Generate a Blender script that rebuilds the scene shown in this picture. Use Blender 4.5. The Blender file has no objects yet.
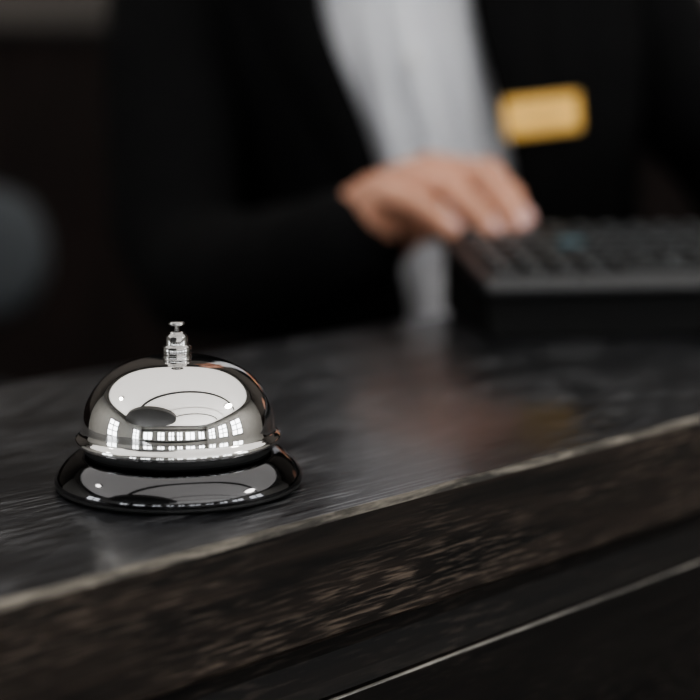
import bpy, bmesh, math, random
from mathutils import Vector, Matrix, Euler
random.seed(3)
C = bpy.context.scene.collection

# ------------------------------------------------------------------ materials
def new_mat(name):
    m = bpy.data.materials.new(name); m.use_nodes = True
    nt = m.node_tree
    return m, nt, nt.nodes["Principled BSDF"]

def plain(name, col, rough=0.5, metal=0.0, noise=0.0, nscale=30, bump=0.0, spec=0.5, sss=0.0, sheen=0.0):
    m, nt, b = new_mat(name)
    b.inputs["Base Color"].default_value = (*col, 1)
    b.inputs["Roughness"].default_value = rough
    b.inputs["Metallic"].default_value = metal
    b.inputs["Specular IOR Level"].default_value = spec
    if sss > 0:
        b.inputs["Subsurface Weight"].default_value = sss
        b.inputs["Subsurface Radius"].default_value = (0.01, 0.004, 0.002)
        b.inputs["Subsurface Scale"].default_value = 0.5
    tc = nt.nodes.new("ShaderNodeTexCoord")
    n = nt.nodes.new("ShaderNodeTexNoise"); n.inputs["Scale"].default_value = nscale
    n.inputs["Detail"].default_value = 5
    nt.links.new(tc.outputs["Object"], n.inputs["Vector"])
    if noise > 0:
        r = nt.nodes.new("ShaderNodeValToRGB")
        r.color_ramp.elements[0].position = 0.3; r.color_ramp.elements[1].position = 0.7
        r.color_ramp.elements[0].color = (*[c * (1 - noise) for c in col], 1)
        r.color_ramp.elements[1].color = (*[min(1, c * (1 + noise)) for c in col], 1)
        nt.links.new(n.outputs["Fac"], r.inputs["Fac"])
        nt.links.new(r.outputs["Color"], b.inputs["Base Color"])
    if bump > 0:
        bp = nt.nodes.new("ShaderNodeBump"); bp.inputs["Strength"].default_value = bump
        bp.inputs["Distance"].default_value = 0.002
        nt.links.new(n.outputs["Fac"], bp.inputs["Height"])
        nt.links.new(bp.outputs["Normal"], b.inputs["Normal"])
    return m

def emis(name, col, s):
    m, nt, b = new_mat(name)
    b.inputs["Base Color"].default_value = (*col, 1)
    b.inputs["Emission Color"].default_value = (*col, 1)
    b.inputs["Emission Strength"].default_value = s
    return m

def wood(name, dark, mid, fleck, rough, fleck_amt, bump=0.25, scale=(12, 260, 260), fl_scale=(80, 900, 900), fpos=(0.56, 0.66), spec=0.5, coat=0.0, pscale=18, ppos=(0.38, 0.62), coatr=0.16, dist=0.4, bdist=0.0004):
    m, nt, b = new_mat(name)
    L = nt.links
    tc = nt.nodes.new("ShaderNodeTexCoord")
    mp = nt.nodes.new("ShaderNodeMapping"); mp.inputs["Scale"].default_value = scale
    L.new(tc.outputs["Object"], mp.inputs["Vector"])
    wn = nt.nodes.new("ShaderNodeTexNoise"); wn.inputs["Scale"].default_value = 1.0
    wn.inputs["Detail"].default_value = 8; wn.inputs["Roughness"].default_value = 0.65
    wn.inputs["Distortion"].default_value = dist
    L.new(mp.outputs[0], wn.inputs["Vector"])
    r1 = nt.nodes.new("ShaderNodeValToRGB")
    r1.color_ramp.elements[0].position = 0.38; r1.color_ramp.elements[1].position = 0.66
    r1.color_ramp.elements[0].color = (*dark, 1); r1.color_ramp.elements[1].color = (*mid, 1)
    L.new(wn.outputs["Fac"], r1.inputs["Fac"])
    mp2 = nt.nodes.new("ShaderNodeMapping"); mp2.inputs["Scale"].default_value = fl_scale
    L.new(tc.outputs["Object"], mp2.inputs["Vector"])
    fn = nt.nodes.new("ShaderNodeTexNoise"); fn.inputs["Scale"].default_value = 1.0
    fn.inputs["Detail"].default_value = 4
    L.new(mp2.outputs[0], fn.inputs["Vector"])
    r2 = nt.nodes.new("ShaderNodeValToRGB")
    r2.color_ramp.elements[0].position = fpos[0]; r2.color_ramp.elements[1].position = fpos[1]
    r2.color_ramp.elements[0].color = (0, 0, 0, 1); r2.color_ramp.elements[1].color = (fleck_amt,) * 3 + (1,)
    L.new(fn.outputs["Fac"], r2.inputs["Fac"])
    mp3 = nt.nodes.new("ShaderNodeMapping"); mp3.inputs["Scale"].default_value = (0.5, 1.6, 1.6)
    L.new(tc.outputs["Object"], mp3.inputs["Vector"])
    pn = nt.nodes.new("ShaderNodeTexNoise"); pn.inputs["Scale"].default_value = pscale; pn.inputs["Detail"].default_value = 4
    L.new(mp3.outputs[0], pn.inputs["Vector"])
    r3 = nt.nodes.new("ShaderNodeValToRGB")
    r3.color_ramp.elements[0].position = ppos[0]; r3.color_ramp.elements[1].position = ppos[1]
    L.new(pn.outputs["Fac"], r3.inputs["Fac"])
    mul = nt.nodes.new("ShaderNodeMath"); mul.operation = 'MULTIPLY'
    L.new(r2.outputs["Color"], mul.inputs[0]); L.new(r3.outputs["Color"], mul.inputs[1])
    mix = nt.nodes.new("ShaderNodeMix"); mix.data_type = 'RGBA'
    L.new(mul.outputs[0], mix.inputs["Factor"])
    L.new(r1.outputs["Color"], mix.inputs["A"]); mix.inputs["B"].default_value = (*fleck, 1)
    L.new(mix.outputs["Result"], b.inputs["Base Color"])
    rr = nt.nodes.new("ShaderNodeMapRange")
    rr.inputs["To Min"].default_value = rough - 0.10; rr.inputs["To Max"].default_value = rough + 0.16
    L.new(wn.outputs["Fac"], rr.inputs["Value"]); L.new(rr.outputs[0], b.inputs["Roughness"])
    b.inputs["Specular IOR Level"].default_value = spec
    b.inputs["Coat Weight"].default_value = coat; b.inputs["Coat Roughness"].default_value = coatr
    add = nt.nodes.new("ShaderNodeMath"); add.operation = 'SUBTRACT'
    L.new(wn.outputs["Fac"], add.inputs[0]); L.new(mul.outputs[0], add.inputs[1])
    bp = nt.nodes.new("ShaderNodeBump"); bp.inputs["Strength"].default_value = bump
    bp.inputs["Distance"].default_value = bdist
    L.new(add.outputs[0], bp.inputs["Height"]); L.new(bp.outputs["Normal"], b.inputs["Normal"])
    return m

M_top = wood("black_oak_top", (0.002, 0.0022, 0.003), (0.021, 0.0222, 0.026), (0.24, 0.243, 0.255), 0.28, 0.85, 0.6, scale=(12, 240, 240), fl_scale=(38, 720, 720), fpos=(0.52, 0.64), coat=0.38, coatr=0.13, pscale=20, ppos=(0.36, 0.62), bdist=0.0005)
M_fascia = wood("brown_black_oak", (0.003, 0.0022, 0.0019), (0.026, 0.018, 0.0138), (0.20, 0.155, 0.12), 0.50, 0.55, 0.5, scale=(9, 150, 150), fl_scale=(60, 850, 850), fpos=(0.50, 0.66), spec=0.26, dist=0.8)
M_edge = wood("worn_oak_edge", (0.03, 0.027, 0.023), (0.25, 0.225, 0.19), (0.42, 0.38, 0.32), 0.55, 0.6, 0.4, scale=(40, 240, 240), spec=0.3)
M_edge2 = wood("pale_panel_edge", (0.08, 0.075, 0.07), (0.35, 0.33, 0.30), (0.4, 0.37, 0.32), 0.35, 0.5, 0.2, scale=(25, 300, 300), spec=0.5)  # paler strip along the lower panel's top edge
M_panel = wood("black_oak_panel", (0.003, 0.0025, 0.0025), (0.009, 0.007, 0.006), (0.07, 0.055, 0.045), 0.55, 0.4, spec=0.2, fl_scale=(70, 700, 700), fpos=(0.52, 0.68))
M_chrome = plain("polished_chrome", (0.88, 0.87, 0.86), 0.04, 1.0)
M_post = plain("post_chrome", (0.45, 0.445, 0.44), 0.09, 1.0)
M_chrome2 = plain("dome_inner_metal", (0.5, 0.5, 0.5), 0.12, 1.0)
M_base = plain("glossy_black_nickel", (0.12, 0.12, 0.125), 0.07, 1.0)
M_rubber = plain("black_rubber", (0.008, 0.008, 0.008), 0.6, noise=0.2)
M_suit = plain("black_suit_cloth", (0.0066, 0.0066, 0.0070), 0.9, noise=0.3, nscale=400, bump=0.2, spec=0.12)
M_shirt = plain("white_shirt_cloth", (0.78, 0.79, 0.83), 0.8, noise=0.04, nscale=300, bump=0.1, spec=0.2)
M_skin = plain("skin", (0.58, 0.30, 0.205), 0.42, noise=0.12, nscale=40, bump=0.15, sss=0.1)
M_nail = plain("finger_nail", (0.75, 0.48, 0.44), 0.2)
M_gold = plain("gold_badge", (0.85, 0.50, 0.12), 0.38, 0.25, noise=0.08, nscale=60)
M_hair = plain("dark_hair", (0.012, 0.008, 0.006), 0.45, noise=0.4, nscale=120, bump=0.5)
M_eye = plain("eye_white", (0.8, 0.8, 0.78), 0.2)
M_iris = plain("iris", (0.05, 0.025, 0.012), 0.15)
M_lip = plain("lips", (0.5, 0.17, 0.15), 0.4)
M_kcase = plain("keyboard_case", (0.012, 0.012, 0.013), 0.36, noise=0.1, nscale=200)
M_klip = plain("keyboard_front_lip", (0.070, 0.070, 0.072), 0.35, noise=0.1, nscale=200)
M_key = plain("keycap", (0.009, 0.010, 0.011), 0.40, noise=0.1, nscale=200)
M_leg = plain("key_legend", (0.34, 0.38, 0.40), 0.5)
M_teal = plain("teal_keycap", (0.05, 0.12, 0.15), 0.4)
M_chair = plain("grey_chair_fabric", (0.050, 0.056, 0.062), 0.8, noise=0.15, nscale=150, bump=0.3)
M_blackpl = plain("black_plastic", (0.004, 0.004, 0.004), 0.6, spec=0.15)
M_wallup = plain("taupe_wall_paint", (0.085, 0.075, 0.067), 0.8, noise=0.06, nscale=4)
M_walldk = wood("dark_wall_panelling", (0.008, 0.006, 0.0055), (0.022, 0.015, 0.0135), (0.03, 0.02, 0.02), 0.7, 0.3, scale=(40, 40, 2), fl_scale=(200, 200, 6), spec=0.15)
M_lobby = plain("lobby_wall_plaster", (0.58, 0.57, 0.54), 0.8, noise=0.05, nscale=3)
M_ceil = plain("ceiling_plaster", (0.72, 0.71, 0.69), 0.85, noise=0.04, nscale=3)
M_frame = plain("window_frame_dark", (0.03, 0.03, 0.03), 0.5)
M_rib = plain("ceiling_rib_grey", (0.16, 0.16, 0.16), 0.6)
M_floor = wood("dark_floor_boards", (0.02, 0.014, 0.01), (0.06, 0.04, 0.03), (0.1, 0.07, 0.05), 0.35, 0.3, scale=(1, 14, 1), fl_scale=(3, 90, 1))
M_win = emis("daylight_glass", (0.95, 0.98, 1.0), 5.5)
M_sky = emis("luminous_ceiling", (1.0, 0.97, 0.93), 0.92)
M_glint = emis("glint_lamp_lens", (1.0, 0.96, 0.9), 22.0)  # glow of the lamps added for glints on the bell
M_dark = plain("added_drum_dark", (0.12, 0.117, 0.113), 0.6)  # for the drum added to darken part of the dome's reflection

# ------------------------------------------------------------------ helpers
def obj_from_bm(bm, name, mats, parent=None, smooth=True, recalc=True):
    if recalc: bmesh.ops.recalc_face_normals(bm, faces=bm.faces)
    me = bpy.data.meshes.new(name); bm.to_mesh(me); bm.free()
    if not isinstance(mats, (list, tuple)): mats = [mats]
    for m in mats: me.materials.append(m)
    for p in me.polygons: p.use_smooth = smooth
    o = bpy.data.objects.new(name, me); C.objects.link(o)
    if parent is not None: o.parent = parent
    return o

def empty(name, loc=(0, 0, 0), rotz=0):
    e = bpy.data.objects.new(name, None); C.objects.link(e)
    e.location = loc; e.rotation_euler = (0, 0, rotz); e.empty_display_size = 0.05
    return e

def add_box(bm, lo, hi, mi=0, mat=None):
    vs = []
    for x in (lo[0], hi[0]):
        for y in (lo[1], hi[1]):
            for z in (lo[2], hi[2]):
                v = Vector((x, y, z))
                if mat is not None: v = mat @ v
                vs.append(bm.verts.new(v))
    for f in ((0,1,3,2),(4,6,7,5),(0,4,5,1),(2,3,7,6),(0,2,6,4),(1,5,7,3)):
        fc = bm.faces.new([vs[i] for i in f]); fc.material_index = mi
    return vs

def box_obj(name, lo, hi, mat, parent=None, bevel=0.0, smooth=False):
    bm = bmesh.new(); add_box(bm, lo, hi)
    o = obj_from_bm(bm, name, mat, parent, smooth)
    if bevel > 0:
        b = o.modifiers.new("bevel", 'BEVEL'); b.width = bevel; b.segments = 3
    return o

def lathe(name, prof, mat, parent=None, seg=128):
    bm = bmesh.new(); rings = []
    for r, z in prof:
        if r < 1e-6: rings.append([bm.verts.new((0, 0, z))])
        else: rings.append([bm.verts.new((r * math.cos(2*math.pi*i/seg), r * math.sin(2*math.pi*i/seg), z)) for i in range(seg)])
    for k in range(len(rings) - 1):
        a, b = rings[k], rings[k+1]
        for i in range(seg):
            j = (i + 1) % seg
            if len(a) == 1 and len(b) == 1: continue
            if len(a) == 1: bm.faces.new((a[0], b[j], b[i]))
            elif len(b) == 1: bm.faces.new((a[i], a[j], b[0]))
            else: bm.faces.new((a[i], a[j], b[j], b[i]))
    return obj_from_bm(bm, name, mat, parent)

def ellipsoid(bm, c, r, rot=None, sub=3):
    m = Matrix.Translation(Vector(c))
    if rot is not None: m = m @ Euler(rot).to_matrix().to_4x4()
    m = m @ Matrix.Diagonal((r[0], r[1], r[2], 1))
    bmesh.ops.create_icosphere(bm, subdivisions=sub, radius=1, matrix=m)

def chain(bm, pts, rad, seg=20):
    pts = [Vector(p) for p in pts]
    for i, p in enumerate(pts):
        bmesh.ops.create_icosphere(bm, subdivisions=3, radius=rad[i], matrix=Matrix.Translation(p))
    for i in range(len(pts) - 1):
        d = pts[i+1] - pts[i]; L = d.length
        q = d.to_track_quat('Z', 'Y').to_matrix().to_4x4()
        m = Matrix.Translation((pts[i] + pts[i+1]) / 2) @ q
        bmesh.ops.create_cone(bm, cap_ends=True, segments=seg, radius1=rad[i], radius2=rad[i+1], depth=L, matrix=m)

def remesh(o, vox, it=6, fac=0.5):
    r = o.modifiers.new("remesh", 'REMESH'); r.mode = 'VOXEL'; r.voxel_size = vox; r.use_smooth_shade = True
    s = o.modifiers.new("smooth", 'SMOOTH'); s.factor = fac; s.iterations = it
    return o

def interp(tab, z):
    if z <= tab[0][0]: return tab[0][1:]
    for a, b in zip(tab, tab[1:]):
        if z <= b[0]:
            t = (z - a[0]) / (b[0] - a[0]); t = t * t * (3 - 2 * t) * 0.5 + t * 0.5
            return tuple(a[i] + (b[i] - a[i]) * t for i in range(1, len(a)))
    return tab[-1][1:]

TOP = 1.10   # counter height

# ------------------------------------------------------------------ reception counter
cnt = empty("reception_counter", (-0.0938, 0.426, 0), math.radians(45.55))
L0, L1 = -1.0, 1.35
D = 0.268
def extr(name, prof, mats, mis):
    bm = bmesh.new()
    n = 48
    rings = []
    for k in range(n + 1):
        x = L0 + (L1 - L0) * k / n
        rings.append([bm.verts.new((x, y, z)) for y, z in prof])
    m = len(prof)
    for k in range(n):
        for i in range(m):
            j = (i + 1) % m
            f = bm.faces.new((rings[k][i], rings[k][j], rings[k+1][j], rings[k+1][i])); f.material_index = mis[i]
    for rr in (rings[0], rings[-1]):
        f = bm.faces.new(rr); f.material_index = 1
    return obj_from_bm(bm, name, mats, cnt, False)
extr("top_board",
     [(0.0021, TOP), (0.0008, TOP-0.0006), (0.0, TOP-0.0023), (0.0, TOP-0.0405), (0.0015, TOP-0.042), (D, TOP-0.042), (D, TOP-0.002), (D-0.002, TOP)],
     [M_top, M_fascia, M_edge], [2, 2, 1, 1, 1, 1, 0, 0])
extr("recess_moulding",
     [(0.007, TOP-0.042), (0.0075, TOP-0.050), (0.0055, TOP-0.0585), (0.003, TOP-0.0625), (0.03, TOP-0.0625), (0.03, TOP-0.042)],
     [M_panel, M_panel], [0, 0, 0, 0, 0, 0])
extr("lower_panel",
     [(0.0008, TOP-0.0626), (0.0002, TOP-0.0628), (0.0, TOP-0.0633), (0.0, TOP-0.16), (0.012, TOP-0.165), (0.012, 0.12), (0.0, 0.115), (0.0, 0.0), (D-0.03, 0.0), (D-0.03, TOP-0.0626)],
     [M_panel, M_panel, M_edge2], [2, 2, 0, 0, 0, 0, 0, 0, 0, 0])

# ------------------------------------------------------------------ service bell
bell = empty("service_bell", (-0.0590, 0.556, TOP), math.radians(20))
lathe("base_foot_ring", [(0.0, 0.0), (0.0405, 0.0), (0.0421, 0.0008), (0.0421, 0.0020), (0.0395, 0.0024), (0.0, 0.0024)], M_rubber, bell)
bp = [(0.0418, 0.0018), (0.0426, 0.0024), (0.04255, 0.0036), (0.0418, 0.0052), (0.0404, 0.0072), (0.0386, 0.0092), (0.0366, 0.0108), (0.0345, 0.0120), (0.0325, 0.0126), (0.031, 0.0126), (0.0302, 0.0120), (0.029, 0.0112), (0.0, 0.0112)]
lathe("base_skirt", bp, M_base, bell)
lathe("dark_cavity_fill", [(0.0, 0.0113), (0.0305, 0.0113), (0.0318, 0.0125), (0.0318, 0.0160), (0.029, 0.0175), (0.0, 0.0175)], M_rubber, bell)  # black fill stands in for the shade in the cavity under the dome
dome = []
lip = [(0.0330, 0.0158), (0.0344, 0.0155), (0.0352, 0.0161), (0.0354, 0.0170), (0.0350, 0.0179), (0.0340, 0.0184), (0.0333, 0.0188), (0.0331, 0.0196)]
for k in range(0, 49):
    t = k / 48 * math.pi / 2
    r = 0.0329 * (math.cos(t) ** 0.76 if math.cos(t) > 1e-9 else 0)
    z = 0.0204 + 0.0243 * math.sin(t)
    dome.append((r, z))
dome[-1] = (0, dome[-1][1])
inner = [(0.0, 0.0435), (0.012, 0.0425), (0.022, 0.038), (0.029, 0.030), (0.0315, 0.021), (0.0325, 0.0165)]
lathe("dome", lip + dome, M_chrome, bell, 160)
lathe("dome_inside", inner, M_chrome2, bell, 96)
zt = 0.0438
post = [(0, 0), (0.0049, 0), (0.0050, 0.0012), (0.0047, 0.0015), (0.0047, 0.0017),
        (0.0049, 0.0020), (0.0049, 0.0044), (0.0045, 0.0047), (0.0040, 0.0050),
        (0.0039, 0.0054), (0.0038, 0.0078), (0.0030, 0.0086), (0.0025, 0.0089), (0.0025, 0.0095), (0.0009, 0.0097), (0, 0.0097)]
lathe("ribbed_post", [(r, z + zt) for r, z in post], M_post, bell, 48)
zt2 = zt - 0.0023
lathe("plunger_button", [(0, zt2 + 0.0105), (0.0009, zt2 + 0.0105), (0.0009, zt2 + 0.0136), (0.0022, zt2 + 0.0139), (0.0028, zt2 + 0.0143), (0.0028, zt2 + 0.0148), (0.0022, zt2 + 0.0153), (0, zt2 + 0.0154)], M_post, bell, 48)

# ------------------------------------------------------------------ keyboard
kb = empty("computer_keyboard", (0.0700, 0.855, TOP), math.radians(8))
KW, KD, ZF, ZB = 0.255, 0.132, 0.0325, 0.0490
tilt = math.atan2(ZB - ZF, KD)
def prism(bm, x0, x1, poly, mi=0):
    a = [bm.verts.new((x0, y, z)) for y, z in poly]; b = [bm.verts.new((x1, y, z)) for y, z in poly]
    n = len(poly)
    for i in range(n):
        j = (i+1) % n
        f = bm.faces.new((a[i], a[j], b[j], b[i])); f.material_index = mi
    bm.faces.new(a); bm.faces.new(b[::-1])
bm = bmesh.new()
prism(bm, 0.004, KW-0.006, [(0.006, 0.0), (0.010, ZF-0.008), (KD-0.004, ZB-0.008), (KD-0.004, 0.0)])
o = obj_from_bm(bm, "wedge_body", M_blackpl, kb, False)
bv = o.modifiers.new("b", 'BEVEL'); bv.width = 0.002; bv.segments = 2
bm = bmesh.new()
prism(bm, 0, KW, [(0.003, ZF-0.008), (0.0, ZF-0.001), (0.002, ZF+0.0003), (KD, ZB), (KD, ZB-0.008)])
o = obj_from_bm(bm, "top_case", M_kcase, kb, False)
bv = o.modifiers.new("b", 'BEVEL'); bv.width = 0.0025; bv.segments = 3
bm = bmesh.new()
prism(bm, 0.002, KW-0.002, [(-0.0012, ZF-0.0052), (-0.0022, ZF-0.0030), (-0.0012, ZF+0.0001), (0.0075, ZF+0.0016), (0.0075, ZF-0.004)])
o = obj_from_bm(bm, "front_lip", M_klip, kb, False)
MT = Matrix.Translation((0, 0, ZF)) @ Matrix.Rotation(tilt, 4, 'X')
bm = bmesh.new()
cols, rows = 14, 6
px_, py_ = (KW - 0.016) / cols, (KD - 0.022) / rows
for r in range(rows):
    c = 0
    while c < cols:
        w = 5 if (r == 0 and c == 4) else 1
        x0 = 0.008 + c * px_ + 0.0011; x1 = 0.008 + (c + w) * px_ - 0.0011
        y0 = 0.014 + r * py_ + 0.0011; y1 = 0.014 + (r + 1) * py_ - 0.0011
        mi = 2 if (r, c) == (3, 3) else 0
        h = 0.0040
        lo = [(x0, y0), (x1, y0), (x1, y1), (x0, y1)]
        s = 0.0016
        hi = [(x0+s, y0+s), (x1-s, y0+s), (x1-s, y1-s*0.6), (x0+s, y1-s*0.6)]
        vb = [bm.verts.new(MT @ Vector((p[0], p[1], -0.001))) for p in lo]
        vt = [bm.verts.new(MT @ Vector((p[0], p[1], h))) for p in hi]
        for i in range(4):
            j = (i+1) % 4; f = bm.faces.new((vb[i], vb[j], vt[j], vt[i])); f.material_index = mi
        f = bm.faces.new(vt); f.material_index = mi
        bm.faces.new(vb[::-1])
        cx, cy = (x0*0.62+x1*0.38), (y0*0.42+y1*0.58)
        add_box(bm, (cx-0.0014, cy-0.0018, h-0.0002), (cx+0.0014, cy+0.0018, h+0.00012), 1, MT)
        c += w
obj_from_bm(bm, "keys", [M_key, M_leg, M_teal], kb, False)

# ------------------------------------------------------------------ receptionist
per = empty("receptionist", (0, 0, 0))
body = [(0.80, 0.085, 1.385, 0.195, 0.135),
        (0.92, 0.085, 1.382, 0.185, 0.128),
        (1.04, 0.078, 1.375, 0.158, 0.112),
        (1.14, 0.070, 1.370, 0.160, 0.116),
        (1.25, 0.055, 1.370, 0.178, 0.124),
        (1.33, 0.045, 1.372, 0.180, 0.114),
        (1.39, 0.038, 1.378, 0.168, 0.096),
        (1.43, 0.034, 1.384, 0.120, 0.080),
        (1.455, 0.032, 1.388, 0.078, 0.068)]
op = [(0.80, 0.02, 0.17), (1.06, 0.046, 0.142), (1.16, 0.026, 0.122), (1.295, -0.019, 0.088), (1.36, -0.026, 0.084), (1.42, -0.018, 0.076), (1.46, -0.012, 0.070)]
def surf(z, phi, off=0.0, wav=0.0):
    cx, cy, a, b = interp(body, z)
    a += off; b += off
    w = wav * (math.sin(phi * 17 + z * 9) * 0.6 + math.sin(phi * 31 - z * 14) * 0.4)
    return Vector((cx + (a + w) * math.sin(phi), cy - (b + w) * math.cos(phi), z))
bm = bmesh.new(); rings = []
NZ, NP = 60, 200
for k in range(NZ + 1):
    z = 0.86 + (1.452 - 0.86) * k / NZ
    rings.append([bm.verts.new(surf(z, 2*math.pi*i/NP, -0.010, 0.0050)) for i in range(NP)])
for k in range(NZ):
    for i in range(NP):
        j = (i+1) % NP
        bm.faces.new((rings[k][i], rings[k][j], rings[k+1][j], rings[k+1][i]))
bm.faces.new(rings[0]); bm.faces.new(rings[-1])
obj_from_bm(bm, "shirt", M_shirt, per)
bm = bmesh.new()
prev = None
for k in range(30):
    z = 0.9 + (1.42 - 0.9) * k / 29
    xl, xr = interp(op, z); cx, cy, a, b = interp(body, z)
    pc = math.asin(max(-1, min(1, ((xl + xr) / 2 - cx) / a)))
    row = [bm.verts.new(surf(z, pc + d / a, o_)) for d, o_ in ((-0.013, -0.010), (-0.012, -0.0040), (0.012, -0.0040), (0.013, -0.010))]
    if prev:
        for i in range(3): bm.faces.new((prev[i], prev[i+1], row[i+1], row[i]))
    prev = row
obj_from_bm(bm, "shirt_placket", M_shirt, per)
bm = bmesh.new()
for z in (0.98, 1.07, 1.16, 1.25, 1.34):
    xl, xr = interp(op, z); cx, cy, a, b = interp(body, z)
    pc = math.asin(max(-1, min(1, ((xl + xr) / 2 - cx) / a)))
    ellipsoid(bm, surf(z, pc, -0.0030), (0.0052, 0.0016, 0.0052))
obj_from_bm(bm, "shirt_buttons", M_eye, per)
bm = bmesh.new()
for sgn in (-1, 1):
    cxn, cyn = 0.032, 1.386
    prev = None
    for k in range(15):
        a_ = sgn * (0.12 + (math.pi - 0.12) * k / 14)
        drop = 0.040 * max(0, 1 - k / 6)
        r1, r2 = 0.062, 0.074 + 0.014 * max(0, 1 - k / 5)
        t = Vector((cxn + r1*math.sin(a_), cyn - r1*math.cos(a_), 1.482))
        b_ = Vector((cxn + r2*math.sin(a_), cyn - r2*math.cos(a_) - drop*0.5, 1.447 - drop))
        row = [bm.verts.new(t), bm.verts.new(b_)]
        if prev: bm.faces.new((prev[0], prev[1], row[1], row[0]))
        prev = row
o = obj_from_bm(bm, "shirt_collar", M_shirt, per)
sm = o.modifiers.new("s", 'SOLIDIFY'); sm.thickness = 0.003
bm = bmesh.new(); prev = None
NP = 120
for k in range(71):
    z = 0.80 + (1.450 - 0.80) * k / 70
    xl, xr = interp(op, z); cx, cy, a, b = interp(body, z)
    pl = math.asin(max(-1, min(1, (xl - cx) / a))); pr = math.asin(max(-1, min(1, (xr - cx) / a)))
    row = []
    for i in range(NP + 1):
        t = i / NP; phi = pr + (2*math.pi + pl - pr) * t
        row.append(bm.verts.new(surf(z, phi, 0.004 + 0.004*math.exp(-min(t, 1-t)*40), 0.0022)))
    if prev:
        for i in range(NP): bm.faces.new((prev[i], prev[i+1], row[i+1], row[i]))
    prev = row
o = obj_from_bm(bm, "blazer_body", M_suit, per)
sm = o.modifiers.new("s", 'SOLIDIFY'); sm.thickness = 0.005; sm.offset = 0
bm = bmesh.new()
for sgn in (-1, 1):
    prev = None
    for k in range(40):
        z = 1.02 + (1.44 - 1.02) * k / 39
        xl, xr = interp(op, z); cx, cy, a, b = interp(body, z)
        xe = xl if sgn < 0 else xr
        pe = math.asin(max(-1, min(1, (xe - cx) / a)))
        u = k / 39
        w = 0.008 + 0.050 * min(1, u * 1.35)
        if 0.72 < u < 0.78: w *= 0.60
        if u >= 0.78: w = 0.046 * (1.15 - 0.5*(u-0.78)/0.22)
        row = []
        for q in range(6):
            s_ = q / 5
            row.append(bm.verts.new(surf(z, pe + sgn * (s_ * w - 0.002) / a, 0.011 + 0.005 * math.sin(s_ * math.pi) * 0.8)))
        if prev:
            for i in range(5): bm.faces.new((prev[i], prev[i+1], row[i+1], row[i]))
        prev = row
o = obj_from_bm(bm, "blazer_lapels", M_suit, per)
sm = o.modifiers.new("s", 'SOLIDIFY'); sm.thickness = 0.003; sm.offset = 0

RW = Vector((-0.012, 1.058, 1.135)); LW = Vector((0.300, 1.085, 1.164))
bm = bmesh.new()
chain(bm, [(-0.02, 1.385, 1.405), (-0.085, 1.380, 1.385), (-0.128, 1.368, 1.345), (-0.140, 1.32, 1.24), (-0.134, 1.272, 1.125), (-0.112, 1.242, 1.090), (-0.060, 1.130, 1.104), (-0.018, 1.054, 1.126), (0.000, 1.026, 1.135)],
      [0.045, 0.060, 0.062, 0.056, 0.051, 0.050, 0.044, 0.038, 0.0350])
chain(bm, [(0.09, 1.385, 1.405), (0.150, 1.392, 1.385), (0.200, 1.400, 1.340), (0.262, 1.385, 1.24), (0.318, 1.360, 1.17), (0.325, 1.330, 1.150), (0.318, 1.21, 1.158), (0.303, 1.100, 1.160)],
      [0.045, 0.060, 0.060, 0.055, 0.050, 0.049, 0.043, 0.034])
o = obj_from_bm(bm, "blazer_sleeves", M_suit, per); remesh(o, 0.005, 6)
tex = bpy.data.textures.new("creases", 'CLOUDS'); tex.noise_scale = 0.05
dm = o.modifiers.new("d", 'DISPLACE'); dm.texture = tex; dm.strength = 0.006; dm.mid_level = 0.5

def cuff(name, p0, p1, r):
    bm = bmesh.new(); p0 = Vector(p0); p1 = Vector(p1); d = p1 - p0
    q = d.to_track_quat('Z', 'Y').to_matrix().to_4x4()
    bmesh.ops.create_cone(bm, cap_ends=True, segments=40, radius1=r, radius2=r*0.96, depth=d.length, matrix=Matrix.Translation((p0+p1)/2) @ q)
    o = obj_from_bm(bm, name, M_shirt, per)
    b = o.modifiers.new("b", 'BEVEL'); b.width = 0.002
cuff("shirt_cuff_left", (0.305, 1.115, 1.160), (0.297, 1.060, 1.161), 0.0290)

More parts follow.
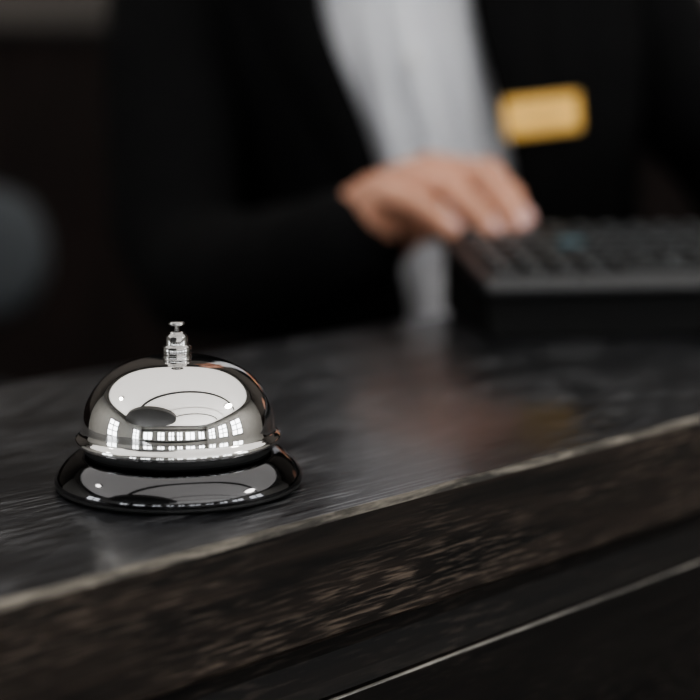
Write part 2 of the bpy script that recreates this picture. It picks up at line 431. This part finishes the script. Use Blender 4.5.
def make_hand(name, W, fh, sgn, segs, S=1.0, lift=0.0, heel=0.0):
    f = Vector((fh[0], fh[1], 0)).normalized()
    t = Vector((-f.y, f.x, 0)) * sgn
    up = Vector((0, 0, 1))
    bm = bmesh.new(); nails = bmesh.new()
    def P(a, b, c): return W + (f*a + t*b + up*c) * S
    for s_ in (-0.010, 0, 0.010):
        chain(bm, [P(-0.010, s_*0.8, -0.002), P(0, s_, 0), P(0.02, s_*1.4, 0.004)], [0.016*S, 0.017*S, 0.018*S])
    offs = dict(index=0.029, middle=0.0095, ring=-0.010, pinky=-0.028)
    kz = dict(index=0.032, middle=0.035, ring=0.030, pinky=0.021)
    kf = dict(index=0.080, middle=0.082, ring=0.077, pinky=0.069)
    kr = dict(index=0.0112, middle=0.0115, ring=0.0108, pinky=0.0098)
    K = {}
    for n_ in offs:
        z_ = kz[n_] + lift
        K[n_] = P(kf[n_], offs[n_], z_)
        chain(bm, [P(0.006, offs[n_]*0.45, 0.004), P(0.045, offs[n_]*0.8, z_*0.62 + 0.004), K[n_]], [0.0160*S, 0.0150*S, kr[n_]*S])
        chain(bm, [P(0.020, offs[n_]*0.45, -0.004), P(0.048, offs[n_]*0.8, z_*0.3-0.006), P(kf[n_]-0.010, offs[n_], z_-0.014)], [0.014*S, 0.0135*S, 0.011*S])
        if heel > 0:
            chain(bm, [P(0.036, offs[n_]*0.7, -0.004-heel), P(0.056, offs[n_]*0.8, z_*0.3-0.002), P(kf[n_]-0.006, offs[n_], z_-0.008)], [0.013*S, 0.015*S, 0.011*S])
    ellipsoid(bm, P(0.052, -0.018, 0.008), (0.022*S, 0.021*S, 0.022*S))
    for n_, (ls, pit, spread) in segs.items():
        p = K[n_]; pts = [p]
        dd = (f + t * spread).normalized()
        for l, a in zip(ls, pit):
            v = dd*math.cos(math.radians(a)) + up*math.sin(math.radians(a))
            p = p + v * l * S; pts.append(p)
        r0 = kr[n_] * S
        chain(bm, pts, [r0, r0*0.88, r0*0.78, r0*0.64])
        for q_, rr in ((1, 0.97), (2, 0.86)):
            bmesh.ops.create_icosphere(bm, subdivisions=3, radius=r0*rr, matrix=Matrix.Translation(pts[q_]))
        side = dd.cross(up).normalized(); nn = side.cross(v).normalized()
        nc = pts[-1] - v*0.002 + nn * r0*0.60
        mm = Matrix((side, v, nn)).transposed().to_4x4(); mm.translation = nc
        bmesh.ops.create_icosphere(nails, subdivisions=3, radius=1, matrix=mm @ Matrix.Diagonal((r0*0.50, 0.0062, 0.0018, 1)))
    b0, b1, b2, b3 = P(0.014, 0.020, -0.002), P(0.050, 0.042, 0.004+lift*0.3), P(0.080, 0.046, 0.008+lift*0.3), P(0.103, 0.040, 0.004+lift*0.3)
    chain(bm, [b0, b1, b2, b3], [0.0165*S, 0.0140*S, 0.0108*S, 0.0086*S])
    chain(bm, [P(0.03, 0.018, 0), b1 - f*0.004, K["index"] - up*0.006 - f*0.012], [0.015*S, 0.011*S, 0.010*S])
    v = (b3-b2).normalized(); side = v.cross(up).normalized(); nn = side.cross(v).normalized()
    mm = Matrix((side, v, nn)).transposed().to_4x4(); mm.translation = b3 + nn*0.0062
    bmesh.ops.create_icosphere(nails, subdivisions=3, radius=1, matrix=mm @ Matrix.Diagonal((0.0058, 0.0075, 0.0020, 1)))
    o = obj_from_bm(bm, name, M_skin, per); remesh(o, 0.0016, 4)
    obj_from_bm(nails, name + "_nails", M_nail, per)

make_hand("right_hand", RW, (0.77, -0.64), 1,
          dict(index=((0.041, 0.025, 0.020), (0, -38, -56), -0.04),
               middle=((0.045, 0.028, 0.021), (-4, -42, -60), -0.02),
               ring=((0.041, 0.026, 0.020), (-10, -34, -48), -0.02),
               pinky=((0.032, 0.020, 0.018), (-12, -24, -36), -0.04)), 0.87, 0.020, 0.006)
make_hand("left_hand", LW, (-0.20, -0.97), -1,
          dict(index=((0.041, 0.025, 0.020), (-16, -44, -58), 0.02),
               middle=((0.045, 0.028, 0.021), (-16, -46, -60), 0.0),
               ring=((0.041, 0.026, 0.020), (-14, -42, -58), -0.03),
               pinky=((0.032, 0.020, 0.018), (-12, -34, -50), -0.08)), 0.88, 0.006)

HC = Vector((0.022, 1.350, 1.605))
bm = bmesh.new()
chain(bm, [(0.032, 1.392, 1.42), (0.028, 1.382, 1.49), HC + Vector((0, 0.02, -0.04))], [0.058, 0.052, 0.056])
ellipsoid(bm, HC + Vector((0, 0.018, 0.028)), (0.074, 0.092, 0.085))
ellipsoid(bm, HC + Vector((0, -0.022, -0.035)), (0.058, 0.062, 0.068))
ellipsoid(bm, HC + Vector((0, -0.052, -0.082)), (0.026, 0.022, 0.020))
for s_ in (-1, 1):
    ellipsoid(bm, HC + Vector((s_*0.036, -0.050, -0.028)), (0.022, 0.020, 0.020))
    ellipsoid(bm, HC + Vector((s_*0.030, -0.068, 0.020)), (0.024, 0.010, 0.008))
    ellipsoid(bm, HC + Vector((s_*0.076, 0.012, -0.012)), (0.008, 0.018, 0.030), (0, 0, s_*0.4))
    ellipsoid(bm, HC + Vector((s_*0.010, -0.086, -0.032)), (0.009, 0.010, 0.007))
chain(bm, [HC + Vector((0, -0.074, 0.008)), HC + Vector((0, -0.094, -0.028))], [0.008, 0.011])
o = obj_from_bm(bm, "head_and_neck", M_skin, per); remesh(o, 0.003, 4)
bm = bmesh.new()
ellipsoid(bm, HC + Vector((0, -0.077, -0.052)), (0.023, 0.009, 0.0055)); ellipsoid(bm, HC + Vector((0, -0.076, -0.060)), (0.019, 0.010, 0.006))
obj_from_bm(bm, "lips", M_lip, per)
bm = bmesh.new(); bi = bmesh.new()
for s_ in (-1, 1):
    ellipsoid(bm, HC + Vector((s_*0.030, -0.064, 0.000)), (0.0145, 0.011, 0.0075))
    ellipsoid(bi, HC + Vector((s_*0.030, -0.0725, -0.001)), (0.0058, 0.0035, 0.0058))
obj_from_bm(bm, "eyes", M_eye, per); obj_from_bm(bi, "irises", M_iris, per)
bm = bmesh.new()
ellipsoid(bm, HC + Vector((0, 0.030, 0.040)), (0.083, 0.098, 0.088))
ellipsoid(bm, HC + Vector((0, 0.125, 0.035)), (0.042, 0.036, 0.042))
for s_ in (-1, 1):
    ellipsoid(bm, HC + Vector((s_*0.058, 0.014, 0.040)), (0.026, 0.062, 0.052))
    chain(bm, [HC + Vector((s_*0.046, -0.058, 0.028)), HC + Vector((s_*0.030, -0.073, 0.031)), HC + Vector((s_*0.014, -0.075, 0.028))], [0.0018, 0.003, 0.0022])
o = obj_from_bm(bm, "hair", M_hair, per); remesh(o, 0.0028, 3)

bm = bmesh.new()
chain(bm, [(0.085, 1.385, 0.98), (0.085, 1.385, 0.90)], [0.105, 0.118])
for s_ in (-1, 1):
    chain(bm, [(0.085+s_*0.075, 1.385, 0.90), (0.085+s_*0.095, 1.375, 0.50), (0.085+s_*0.10, 1.395, 0.09)], [0.098, 0.066, 0.052])
o = obj_from_bm(bm, "trousers", M_suit, per); remesh(o, 0.008, 5)
bm = bmesh.new()
for s_ in (-1, 1):
    x = 0.085 + s_*0.10
    chain(bm, [(x, 1.42, 0.045), (x, 1.36, 0.040), (x+s_*0.012, 1.24, 0.032)], [0.040, 0.038, 0.030])
    add_box(bm, (x-0.036, 1.22, 0.001), (x+0.040, 1.455, 0.02))
o = obj_from_bm(bm, "shoes", M_blackpl, per); remesh(o, 0.006, 3)

nb = empty("name_badge", (0.1425, 1.2375, 1.2095))
nb.rotation_euler = (math.radians(-4), math.radians(-5), math.radians(24))
box_obj("badge_plate", (-0.0320, -0.0015, -0.0140), (0.0320, 0.0015, 0.0140), M_gold, nb, 0.0012)
M_engr = plain("engraving", (0.35, 0.19, 0.05), 0.5)
for k, (w, z) in enumerate(((0.020, 0.004), (0.014, -0.006))):
    box_obj("engraved_line_%d" % (k+1), (-w, -0.0018, z-0.0010), (w, -0.0012, z+0.0010), M_engr, nb)
box_obj("badge_clip", (-0.012, 0.0010, -0.006), (0.012, 0.0105, 0.006), M_blackpl, nb)

# ------------------------------------------------------------------ office chair (behind)
ch = empty("office_chair", (-0.550, 2.25, 0), math.radians(-8))
def pad(name, hw, hh, zc, th0, yo=0.0):
    bm = bmesh.new()
    NU = NV = 24
    front, backv = [], []
    for i in range(NU + 1):
        for side_, lst in ((0, front), (1, backv)):
            row = []
            for j in range(NV + 1):
                u = i / NU * 2 - 1; v = j / NV * 2 - 1
                x = u * math.sqrt(1 - 0.42*v*v) ; z = v * math.sqrt(1 - 0.42*u*u)
                th = th0 * max(0, (1 - abs(u)**4)) ** 0.5 * max(0, (1 - abs(v)**4)) ** 0.5
                y = -0.05 * x * x + 0.02 * z + yo
                row.append(bm.verts.new((x * hw, y + (th if side_ else -th), zc + z * hh)))
            lst.append(row)
    for lst in (front, backv):
        for i in range(NU):
            for j in range(NV):
                bm.faces.new((lst[i][j], lst[i+1][j], lst[i+1][j+1], lst[i][j+1]))
    bmesh.ops.remove_doubles(bm, verts=bm.verts, dist=0.0005)
    obj_from_bm(bm, name, M_chair, ch)
pad("backrest", 0.24, 0.20, 0.615, 0.035)
pad("headrest", 0.165, 0.098, 1.00, 0.04, -0.01)
bm = bmesh.new(); ellipsoid(bm, (0, -0.24, 0.47), (0.26, 0.25, 0.05)); obj_from_bm(bm, "seat", M_chair, ch)
bm = bmesh.new()
chain(bm, [(0, 0.035, 1.0), (0, 0.045, 0.85), (0, 0.05, 0.65), (0, 0.06, 0.52), (0, -0.1, 0.41), (0, -0.22, 0.41)], [0.018, 0.02, 0.022, 0.024, 0.026, 0.03])
chain(bm, [(0, -0.22, 0.43), (0, -0.22, 0.10)], [0.03, 0.028])
for k in range(5):
    a = k * 2*math.pi/5
    chain(bm, [(0, -0.22, 0.11), (0.29*math.cos(a), -0.22+0.29*math.sin(a), 0.075)], [0.028, 0.016])
    ellipsoid(bm, (0.29*math.cos(a), -0.22+0.29*math.sin(a), 0.032), (0.03, 0.03, 0.031))
for s_ in (-1, 1):
    chain(bm, [(s_*0.20, -0.2, 0.43), (s_*0.29, -0.2, 0.48), (s_*0.29, -0.18, 0.66)], [0.016, 0.016, 0.016])
    chain(bm, [(s_*0.29, -0.32, 0.68), (s_*0.29, -0.08, 0.68)], [0.022, 0.022])
obj_from_bm(bm, "frame", M_blackpl, ch)

# ------------------------------------------------------------------ room
X0, X1, Y0, Y1, ZC = -4.0, 4.0, -4.5, 3.4, 3.1
box_obj("floor", (X0-0.1, Y0-0.1, -0.1), (X1+0.1, Y1+0.1, 0), M_floor)
box_obj("ceiling", (X0-0.1, Y0-0.1, ZC), (X1+0.1, Y1+0.1, ZC+0.1), M_ceil)
box_obj("wall_back", (X0, Y1, 1.33), (X1, Y1+0.1, ZC), M_wallup)
box_obj("wall_back_panelling", (X0, Y1-0.03, 0.0), (X1, Y1+0.1, 1.315), M_walldk)
box_obj("trim_1", (X0, Y1-0.05, 1.315), (X1, Y1, 1.335), M_panel)
box_obj("wall_left", (X0-0.1, Y0, 0), (X0, Y1, ZC), M_lobby)
box_obj("wall_right", (X1, Y0, 0), (X1+0.1, Y1, ZC), M_lobby)
box_obj("wall_front", (X0, Y0-0.1, 0), (X1, Y0, ZC), M_lobby)
def window(idx, wall, c, w, zlo, zhi, nx=2, nz=3):
    e = empty("window_%d" % idx)
    if wall == 'front': e.location = (c, Y0, 0)
    elif wall == 'left': e.location = (X0, c, 0); e.rotation_euler = (0, 0, -math.pi/2)
    else: e.location = (X1, c, 0); e.rotation_euler = (0, 0, math.pi/2)
    box_obj("glass", (-w/2, 0.002, zlo), (w/2, 0.012, zhi), M_win, e)
    bm = bmesh.new()
    for i in range(nx+1):
        x = -w/2 + w*i/nx; add_box(bm, (x-0.04, 0.0, zlo-0.04), (x+0.04, 0.05, zhi+0.04))
    for j in range(nz+1):
        z = zlo + (zhi-zlo)*j/nz; add_box(bm, (-w/2-0.04, 0.0, z-0.04), (w/2+0.04, 0.048, z+0.04))
    obj_from_bm(bm, "frame", M_frame, e, False)
k = 1
for c, w_ in ((-3.0, 1.3), (-1.35, 0.8), (-0.25, 0.6), (0.6, 0.6), (1.75, 1.1), (3.2, 0.9)):
    window(k, 'front', c, w_, 1.0, 2.2, 2, 2 if w_ < 0.9 else 1); k += 1
for c in (-3.4, -0.3):  # the window nearer the counter is added to brighten the dome's left edge
    window(k, 'left', c, 1.1, 0.9, 2.3); k += 1
for c in (-3.4, -1.8, -0.2):
    window(k, 'right', c, 1.1, 0.9, 2.4); k += 1
box_obj("trim_2", (X0, Y0, 2.42), (X1, Y0+0.06, 2.62), M_frame)
box_obj("trim_3", (X0, Y0, 0.62), (X1, Y0+0.06, 0.86), M_frame)
def sgnpow(v, p): return math.copysign(abs(v) ** p, v)
def ell(bm, cx, cy, a, b, z, n=96, p=1.0):
    return [bm.verts.new((cx + a*sgnpow(math.cos(2*math.pi*i/n), p), cy + b*sgnpow(math.sin(2*math.pi*i/n), p), z)) for i in range(n)]
sk = empty("luminous_ceiling_panel", (0.1, -0.55, ZC))
bm = bmesh.new()
N = 96
A, B, PP = 3.65, 3.65, 0.55
vs = ell(bm, 0, 0, A, B, -0.02, N, PP); vt = ell(bm, 0, 0, A, B, -0.001, N, PP)
bm.faces.new(vs); bm.faces.new(vt)
for i in range(N): bm.faces.new((vs[i], vs[(i+1)%N], vt[(i+1)%N], vt[i]))
obj_from_bm(bm, "diffuser", M_sky, sk, False)
bm = bmesh.new()
for i in (3, 5, 8):     # curved ribs
    rr = 0.48 * i + 1.0
    prevq = None
    for j in range(73):
        a = math.radians(-10 + 200 * j / 72)
        x, y = rr * math.cos(a) + 1.8, rr * math.sin(a) * 0.8 - 2.8
        wd = 0.16 if i != 5 else 0.06
        x2, y2 = (rr+wd) * math.cos(a) + 1.8, (rr+wd) * math.sin(a) * 0.8 - 2.8
        if (x/A)**2 + (y/B)**2 > 0.98: prevq = None; continue
        q = [bm.verts.new((x, y, -0.04)), bm.verts.new((x2, y2, -0.04))]
        if prevq: bm.faces.new((prevq[0], prevq[1], q[1], q[0]))
        prevq = q
o1 = ell(bm, 0, 0, A, B, -0.10, N, PP); o2 = ell(bm, 0, 0, A*1.03, B*1.03, -0.10, N, PP); o3 = ell(bm, 0, 0, A*1.03, B*1.03, 0, N, PP); o0 = ell(bm, 0, 0, A, B, 0, N, PP)
for ra, rb in ((o0, o1), (o1, o2), (o2, o3)):
    for i in range(N): bm.faces.new((ra[i], ra[(i+1)%N], rb[(i+1)%N], rb[i]))
obj_from_bm(bm, "ribs_and_ring", M_rib, sk, False)
bk = empty("added_ceiling_drum", (-1.9, -2.1, ZC))  # unseen drum added to put a dark patch in the dome's reflection
bm = bmesh.new()
a1_, a2_ = ell(bm, 0, 0, 2.0, 1.6, -0.35), ell(bm, 0, 0, 2.0, 1.6, -0.021)
bm.faces.new(a1_); bm.faces.new(a2_)
for i in range(N): bm.faces.new((a1_[i], a1_[(i+1)%N], a2_[(i+1)%N], a2_[i]))
obj_from_bm(bm, "drum", M_dark, bk, False)
for (x, y, r_) in ((2.5, 0.3, 0.30), (-2.3, 0.8, 0.16)):  # unseen lamps added to put glints on the bell and counter
    d = empty("added_glint_lamp", (x, y, ZC - 0.05))
    lathe("lens", [(0, -0.03), (r_, -0.03), (r_, -0.02), (0, -0.02)], M_glint, d, 32)
    lathe("trim_ring", [(r_+0.001, -0.045), (r_+0.03, -0.045), (r_+0.03, 0.05), (r_+0.001, 0.05), (r_+0.001, -0.045)], M_frame, d, 32)

w = bpy.data.worlds.new("world"); bpy.context.scene.world = w; w.use_nodes = True
w.node_tree.nodes["Background"].inputs["Color"].default_value = (0.5, 0.55, 0.6, 1)
w.node_tree.nodes["Background"].inputs["Strength"].default_value = 0.3

try:
    bpy.context.scene.view_settings.look = 'AgX - Medium High Contrast'
except Exception as e:
    print(e)

# ------------------------------------------------------------------ camera
cam = bpy.data.cameras.new("camera"); co = bpy.data.objects.new("camera", cam); C.objects.link(co)
co.location = (0, 0, 1.24); co.rotation_euler = (math.radians(90 - 9.5), 0, 0)
cam.lens = 85; cam.sensor_width = 36; cam.clip_start = 0.01
cam.dof.use_dof = True; cam.dof.focus_distance = 0.553; cam.dof.aperture_fstop = 5.0; cam.dof.aperture_blades = 0
bpy.context.scene.camera = co
